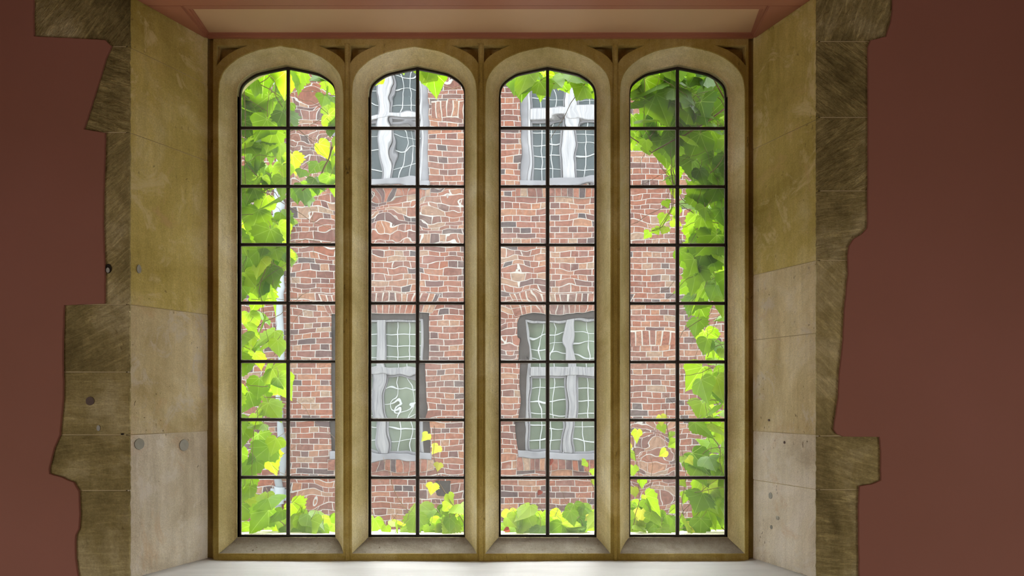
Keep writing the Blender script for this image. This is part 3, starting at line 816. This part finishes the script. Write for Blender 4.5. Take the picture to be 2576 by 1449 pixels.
# relieving arches in the wall face
for (pa, pb, px0, px1) in ((832, 866, 1588, 1700), (252, 292, 1090, 1180)):
    Xa, Xb, zt, zb_ = X(px0, YB), X(px1, YB), Z(pa, YB), Z(pb, YB); bm = bmesh.new(); n = 7; w_ = (Xb-Xa)/n
    for k in range(n):
        c = (k+.5-n/2)/n; dz = -abs(c)*.05
        prism(bm, [(Xa+w_*k+.006, zb_+dz), (Xa+w_*(k+1)-.006, zb_+dz), (Xa+w_*(k+1)-.006+c*.05, zt+dz), (Xa+w_*k+.006+c*.05, zt+dz)], YB-.005, YB+.05)
    bm_obj('relieving_arch', bm, MT['brick1'], house)
    bm = bmesh.new(); prism(bm, [(Xa, zb_-.016), (Xb, zb_-.016), (Xb+.02, zt), (Xa-.02, zt)], YB-.0015, YB+.05); bm_obj('arch_mortar', bm, MT['mortar'], house)
# iron vent and slot low in the wall
bm = bmesh.new(); box(bm, X(1098, YB), X(1128, YB), YB-.01, YB+.04, Z(1243, YB), Z(1214, YB), .006); bm_obj('vent', bm, MT['timber_d'], house)
# parapet and far roof
bm = bmesh.new(); prism(bm, [(FX0-.1, FZ1), (FX1+.1, FZ1), (FX1+.1, FZ1+.12), (FX0-.1, FZ1+.12)], YB-.08, YB+.36); bm_obj('coping', bm, MT['ext'], house)
settle(house)

pipe = tag(empty('drainpipe', (X(704, YB), YB-.07, GZ)), 'pale grey painted rainwater pipe running down the brick wall behind the left light', 'pipe')
px_, py_ = X(704, YB-.07), YB-.07
bm = bmesh.new(); n = 24
tube(bm, [(px_, py_, GZ+.02), (px_, py_, FZ1-.1)], .043, 20); bm_obj('pipe_shaft', bm, MT['pipe'], pipe, True)
for zc in (Z(1243, YB), Z(560, YB), Z(100, YB)):
    bm = bmesh.new(); tube(bm, [(px_, py_, zc-.11), (px_, py_, zc-.105), (px_, py_, zc+.09), (px_, py_, zc+.11)], .062, 20)
    box(bm, px_-.12, px_+.12, py_+.035, py_+.072, zc-.08, zc+.08, .004)
    bm_obj('pipe_collar', bm, MT['pipe'], pipe)
settle(pipe)

# ------------------------------------------------------------------ vines
HALF = [(0, 0), (.07, .09), (.19, .145), (.31, .12), (.39, .045), (.47, .0), (.50, -.07), (.56, -.13), (.535, -.22), (.585, -.33), (.50, -.36), (.46, -.43), (.375, -.45), (.35, -.53), (.285, -.58), (.27, -.67), (.19, -.74), (.155, -.83), (.08, -.90), (0, -1.06)]
HALF2 = [(0, 0), (.08, .10), (.22, .14), (.36, .09), (.44, .0), (.50, -.10), (.52, -.22), (.53, -.34), (.47, -.43), (.42, -.52), (.36, -.62), (.28, -.70), (.20, -.80), (.12, -.88), (.06, -.97), (0, -1.08)]
def add_leaf(V, Fc, UV, TN, pos, size, rx, ry, rz, tone, seed, fold=.18, shape=None):
    r = random.Random(seed); half = shape or (HALF if r.random() < .8 else HALF2)
    wv = r.uniform(.02, .07); ph = r.uniform(0, 6)
    tip = r.uniform(-.05, .22); asym = r.uniform(-.08, .08)
    R = Matrix.Rotation(rz, 3, 'Y') @ Matrix.Rotation(ry, 3, 'Z') @ Matrix.Rotation(rx, 3, 'X')
    def put(x, y):
        z = fold*abs(x)*(1-.5*abs(x))-.35*tip*y*y+wv*math.sin(7*x+5*y+ph)*abs(x)
        v = Vector((x*(1+asym*y), z, y))
        V.append(pos+R @ (v*size)); UV.append((x, y)); TN.append(tone)
    base = len(V); n = len(half)
    for sgn in (1, -1):
        for i, (x, y) in enumerate(half):
            jx = 1+.06*math.sin(i*3.1+ph); ym = max(-.98, min(-.02, y*.92-.03)) if i not in (0, n-1) else y
            put(0, ym); put(sgn*x*.5*jx, (y+ym)/2); put(sgn*x*jx, y)
    for s_ in (0, 1):
        o = base+s_*n*3
        for i in range(n-1):
            for c in (0, 1):
                a = o+i*3+c; q = (a, a+3, a+4, a+1)
                Fc.append(q if s_ == 0 else q[::-1])
def inside(p, poly):
    x, y = p; c = False; j = len(poly)-1
    for i in range(len(poly)):
        xi, yi = poly[i]; xj, yj = poly[j]
        if (yi > y) != (yj > y) and x < (xj-xi)*(y-yi)/(yj-yi)+xi: c = not c
        j = i
    return c
def foliage(name, parent, V, Fc, UV, TN):
    me = bpy.data.meshes.new(name); me.from_pydata([tuple(v) for v in V], [], Fc); me.update()
    ul = me.uv_layers.new(name='leaf'); at_ = me.attributes.new('tone', 'FLOAT', 'POINT')
    for l in me.loops: ul.data[l.index].uv = UV[l.vertex_index]
    at_.data.foreach_set('value', TN)
    return obj(name, me, MT['leaf'], parent, True)
def stems_random(bm, rr, region, n, Y0, Y1, lo=.12, hi=.45, r=.0014):
    xs = [p[0] for p in region]; ys = [p[1] for p in region]
    for _ in range(n):
        for t in range(50):
            p = (rr.uniform(min(xs), max(xs)), rr.uniform(min(ys), max(ys)))
            if inside(p, region): break
        Y = rr.uniform(Y0, Y1); v = P(p[0], p[1], Y); a = rr.uniform(0, 2*PI); pts = [v.copy()]; L_ = rr.uniform(lo, hi); k = 9
        for q in range(k):
            a += rr.gauss(0, .28)
            v = v+Vector((math.cos(a), rr.gauss(0, .06), math.sin(a)))*(L_/k); v.y = max(v.y, 3.235); pts.append(v.copy())
        b2 = bmesh.new(); tube(b2, pts, r*rr.uniform(.6, 1.5), 5, r*.5); bm_obj('stem', b2, MT['stem'], bm, True)
def vine(name, label, regions, loc, seed, trunk=None, group=None, stems=10):
    rr = random.Random(seed); root = tag(empty(name, loc), label, 'climbing plant', group)
    V, Fc, UV, TN = [], [], [], []; bm = bmesh.new(); cnt = 0
    for reg in regions:
        poly, n, smin, smax, Y0, Y1 = reg[:6]; ts = reg[6] if len(reg) > 6 else .45
        xs = [p[0] for p in poly]; ys = [p[1] for p in poly]; got = []
        tries = 0
        while len(got) < n and tries < n*60:
            tries += 1
            p = (rr.uniform(min(xs), max(xs)), rr.uniform(min(ys), max(ys)))
            if not inside(p, poly): continue
            if any((p[0]-q[0])**2+(p[1]-q[1])**2 < 14**2 for q in got): continue
            got.append(p); s_ = rr.uniform(smin, smax)*.94
            Y = rr.uniform(Y0, Y1); sz = s_/F*Y
            pos = P(p[0], p[1], Y); pos.z += sz*.45; pos.y = max(pos.y, YE+.02+sz*.28)
            add_leaf(V, Fc, UV, TN, pos, sz, rr.gauss(-.3, .42), rr.gauss(0, .6), rr.gauss(0, .42), min(.8, max(0, rr.gauss(ts-.10, .18))), rr.random())
            # petiole
            a = rr.uniform(-.9, .9); e = pos+Vector((math.sin(a)*.045, rr.uniform(0, .03), math.cos(a)*.045))
            tube(bm, [pos, (pos+e)/2+Vector((.004, 0, .003)), e], .0009, 4)
            cnt += 1
        stems_random(root, rr, poly, max(1, int(stems*len(got)/60)), Y0, Y1)
    for t in (trunk or []):
        pts = [P(*q) for q in t[1]]; fine = []
        for a, b in zip(pts, pts[1:]):
            for k in range(6): q = a.lerp(b, k/6); fine.append(q+noise.noise_vector(q*14)*.006)
        fine.append(pts[-1]); b2 = bmesh.new(); tube(b2, fine, t[0], 6, t[0]*.6); bm_obj('stem', b2, MT['stem'], root, True)
    foliage('foliage', root, V, Fc, UV, TN)
    bm_obj('leaf_stalks', bm, MT['stem'], root, True)['kind'] = 'stuff'
    settle(root); return root
YA, YZ = 3.25, 3.55
vine('climbing_vine', 'dense bright green vine hanging down outside the left edge of the leftmost light', [
    ([(560, 160), (735, 150), (850, 165), (850, 265), (806, 200), (768, 262), (735, 275), (722, 330), (560, 330)], 34, 52, 92, YA, YZ, .42),
    ([(808, 210), (850, 215), (850, 330), (822, 318)], 8, 34, 60, YA, YZ, .4),
    ([(560, 320), (702, 330), (728, 400), (752, 430), (740, 475), (560, 478)], 34, 46, 82, YA, YZ, .5),
    ([(812, 330), (850, 330), (850, 470), (740, 472), (760, 432), (800, 430), (800, 400)], 14, 30, 55, YA, YZ, .5),
    ([(560, 470), (705, 470), (708, 540), (722, 600), (722, 622), (560, 622)], 30, 48, 80, YA, YZ, .5),
    ([(726, 470), (792, 470), (772, 515), (735, 505)], 5, 40, 62, YA, YZ, .35),
    ([(560, 615), (690, 620), (725, 650), (725, 680), (688, 700), (690, 765), (560, 765)], 27, 50, 82, YA, YZ, .55),
    ([(560, 765), (650, 768), (660, 800), (700, 850), (700, 880), (680, 912), (560, 912)], 20, 46, 72, YA, YZ, .6),
    ([(560, 905), (690, 912), (700, 960), (715, 1020), (700, 1055), (660, 1050), (630, 1030), (560, 1055)], 20, 48, 78, YA, YZ, .62),
    ([(560, 1055), (645, 1060), (700, 1090), (715, 1130), (705, 1180), (650, 1190), (600, 1200), (560, 1200)], 14, 48, 80, YA, YZ, .62),
    ([(560, 1200), (640, 1205), (680, 1260), (700, 1300), (715, 1345), (560, 1350)], 18, 52, 84, YA, YZ, .55),
], (X(520, 3.4), 3.35, GZ), 21, [(.006, [(560, 1400, 3.3), (600, 1200, 3.32), (585, 900, 3.3), (605, 600, 3.3), (590, 300, 3.28), (640, 130, 3.3)]), (.004, [(850, 330, 3.3), (825, 400, 3.3), (800, 455, 3.3), (760, 480, 3.3)]), (.002, [(615, 180, 3.25), (618, 470, 3.25)])], stems=20)
vine('climbing_vine', 'thick green vine covering the right side and head of the rightmost light', [
    ([(1570, 150), (1715, 150), (1715, 325), (1640, 320), (1625, 270), (1570, 225)], 26, 62, 118, YA, YZ, .42),
    ([(1570, 255), (1605, 268), (1612, 320), (1570, 325)], 3, 45, 65, YA, YZ, .35),
    ([(1700, 150), (1860, 150), (1860, 330), (1700, 330)], 52, 55, 104, YA, 3.75, .22),
    ([(1620, 325), (1705, 325), (1705, 385), (1690, 400), (1640, 368), (1622, 355)], 10, 50, 80, YA, YZ, .3),
    ([(1578, 345), (1600, 350), (1640, 380), (1625, 395), (1580, 372)], 7, 26, 42, YA, YZ, .45),
    ([(1715, 325), (1860, 325), (1860, 475), (1715, 475), (1735, 440), (1770, 400), (1735, 375), (1712, 360)], 30, 52, 88, YA, YZ, .45),
    ([(1672, 440), (1700, 420), (1700, 475), (1672, 475)], 4, 28, 45, YA, YZ, .5),
    ([(1715, 470), (1860, 470), (1860, 620), (1740, 620), (1735, 575), (1712, 560)], 34, 50, 82, YA, YZ, .5),
    ([(1700, 640), (1735, 640), (1722, 690)], 3, 34, 46, YA, YZ, .4),
    ([(1745, 615), (1860, 615), (1860, 770), (1745, 760), (1722, 740), (1742, 690)], 24, 55, 92, YA, YZ, .55),
    ([(1730, 765), (1760, 768), (1770, 830), (1790, 880), (1860, 870), (1860, 915), (1770, 915), (1755, 840), (1738, 800)], 12, 48, 78, YA, YZ, .5),
    ([(1800, 770), (1860, 770), (1860, 830), (1810, 830)], 5, 50, 74, YA, YZ, .6),
    ([(1752, 912), (1860, 912), (1860, 1060), (1770, 1055), (1755, 1000), (1745, 960)], 20, 48, 82, YA, YZ, .6),
    ([(1730, 1105), (1770, 1065), (1860, 1060), (1860, 1205), (1760, 1205), (1725, 1195), (1760, 1130)], 20, 46, 84, YA, YZ, .55),
    ([(1742, 1240), (1790, 1205), (1860, 1205), (1860, 1350), (1720, 1350), (1760, 1300)], 22, 50, 84, YA, YZ, .55),
], (X(1900, 3.4), 3.35, GZ), 33, [(.006, [(1890, 1400, 3.3), (1850, 1200, 3.32), (1868, 900, 3.3), (1840, 600, 3.3), (1850, 300, 3.28), (1760, 130, 3.3)]), (.004, [(1850, 250, 3.28), (1790, 300, 3.28), (1740, 330, 3.28), (1640, 385, 3.28), (1580, 340, 3.28)]), (.002, [(1690, 420, 3.25), (1694, 520, 3.25), (1660, 570, 3.25)])], stems=20)
vine('vine_spray', 'cluster of hanging green leaves across the head of the third light', [
    ([(1250, 172), (1500, 172), (1505, 236), (1472, 246), (1440, 222), (1400, 236), (1345, 232), (1290, 222), (1262, 208)], 34, 50, 84, YA, YZ, .42)],
    (X(1376, 3.4), 3.35, Z(150, 3.4)), 47, [(.003, [(1240, 160, 3.3), (1500, 158, 3.3)])], stems=6)
vine('vine_spray', 'few light green leaves hanging at the head of the second light', [
    ([(1066, 170), (1105, 180), (1098, 215), (1074, 205)], 4, 56, 80, YA, 3.35, .55),
    ([(935, 190), (960, 180), (955, 205)], 3, 30, 44, YA, YZ, .5), ([(960, 165), (1150, 165), (1150, 172), (960, 172)], 5, 34, 50, YA, YZ, .5)],
    (X(1050, 3.4), 3.35, Z(150, 3.4)), 53, [(.002, [(940, 165, 3.3), (1120, 185, 3.3), (1165, 215, 3.3)])], stems=2)
def along(x0, x1, y0, y1): return [(x0, y0), (x1, y0), (x1, y1), (x0, y1)]
vine('creeper', 'low green creeper along the outer sill below the leftmost light', [([(705, 1290), (740, 1282), (780, 1315), (850, 1290), (850, 1352), (705, 1352)], 18, 42, 74, YA, 3.42, .68)], (X(770, 3.35), 3.3, Z(1352, 3.3)), 61, stems=8)
vine('creeper', 'low green creeper along the outer sill below the second light', [([(930, 1318), (1020, 1318), (1050, 1285), (1175, 1285), (1175, 1352), (930, 1352)], 30, 36, 70, YA, 3.42, .66)], (X(1050, 3.35), 3.3, Z(1352, 3.3)), 62, stems=12)
vine('creeper', 'low green creeper along the outer sill below the third light', [([(1255, 1310), (1320, 1285), (1375, 1315), (1400, 1320), (1440, 1285), (1505, 1285), (1505, 1352), (1255, 1352)], 32, 36, 74, YA, 3.42, .62)], (X(1376, 3.35), 3.3, Z(1352, 3.3)), 63, stems=10)
vine('creeper', 'low green creeper along the outer sill below the rightmost light', [([(1580, 1280), (1630, 1275), (1680, 1315), (1725, 1312), (1725, 1352), (1580, 1352)], 22, 36, 70, YA, 3.42, .66)], (X(1650, 3.35), 3.3, Z(1352, 3.3)), 64, stems=12)
def tendril(label, pts, seed, smin=22, smax=36, n=9, ts=.66, group=None):
    rr = random.Random(seed); root = tag(empty('tendril', P(*pts[-1])), label, 'climbing plant', group)
    V, Fc, UV, TN = [], [], [], []; bm = bmesh.new(); P3 = [P(*q) for q in pts]; fine = []
    for a, b in zip(P3, P3[1:]):
        for k in range(8): q = a.lerp(b, k/8); fine.append(q+noise.noise_vector(q*20)*.004)
    fine.append(P3[-1]); tube(bm, fine, .0012, 5, .0018)
    for k in range(n):
        i = int((k+.5)/n*(len(fine)-1)); p = fine[i]; sgn = rr.choice((-1, 1)); sz = rr.uniform(smin, smax)/F*3.3
        e = p+Vector((sgn*rr.uniform(.012, .03), 0, rr.uniform(-.01, .01))); tube(bm, [p, e], .0007, 4)
        add_leaf(V, Fc, UV, TN, e, sz, rr.gauss(-.2, .3), rr.gauss(0, .4), rr.gauss(0, .5), min(1, max(0, rr.gauss(ts, .15))), rr.random())
    foliage('foliage', root, V, Fc, UV, TN); bm_obj('stem', bm, MT['stem'], root, True); settle(root)
tendril('thin reddish tendril with small leaves at the lower left of the rightmost light', [(1586, 1070, 3.3), (1596, 1140, 3.3), (1608, 1200, 3.3), (1608, 1260, 3.3), (1590, 1335, 3.3)], 71, 24, 40, 9)
tendril('thin tendril with tiny yellow leaves hanging in the middle left pane of the rightmost light', [(1676, 1030, 3.3), (1678, 1075, 3.3), (1690, 1120, 3.3), (1700, 1160, 3.3)], 72, 18, 30, 6, .72)
tendril('thin tendril rising beside the central lead bar of the rightmost light', [(1715, 1130, 3.3), (1726, 1200, 3.3), (1714, 1270, 3.3), (1722, 1310, 3.3), (1745, 1345, 3.3)], 73, 22, 34, 6, .8)
tendril('thin tendril with pale yellow leaves at the lower right of the second light', [(1094, 1070, 3.3), (1090, 1140, 3.3), (1104, 1215, 3.3), (1135, 1265, 3.3), (1168, 1320, 3.3)], 74, 20, 34, 7, .74)
tendril('thin tendril with one or two small leaves at the lower right of the third light', [(1460, 1155, 3.3), (1478, 1190, 3.3), (1496, 1235, 3.3), (1498, 1330, 3.3)], 75, 16, 26, 5, .85)
tendril('short spray of small green leaves hanging at the third pane of the rightmost light', [(1690, 475, 3.3), (1688, 530, 3.3), (1665, 570, 3.3), (1640, 580, 3.3)], 76, 22, 34, 8, .6)
# withered red scraps caught on the outside of the glass
for k, (px, py, s_, lab) in enumerate(((1386, 1158, 15, 'small bright red withered leaf beside the central lead bar of the third light'), (1361, 1238, 13, 'tiny dark red withered leaf in the bottom left pane of the third light'), (1280, 1334, 15, 'small brown red withered leaf in the bottom corner of the third light'))):
    V, Fc, UV, TN = [], [], [], []; q = P(px, py, YG+.022); add_leaf(V, Fc, UV, TN, Vector((0, 0, .003)), s_/F*YG, .2, .3, .6*k, .5, k, .5, HALF2)
    o = mesh('withered_leaf', V, Fc, MT['redleaf'], None, True); o.location = q; tag(o, lab, 'leaf')
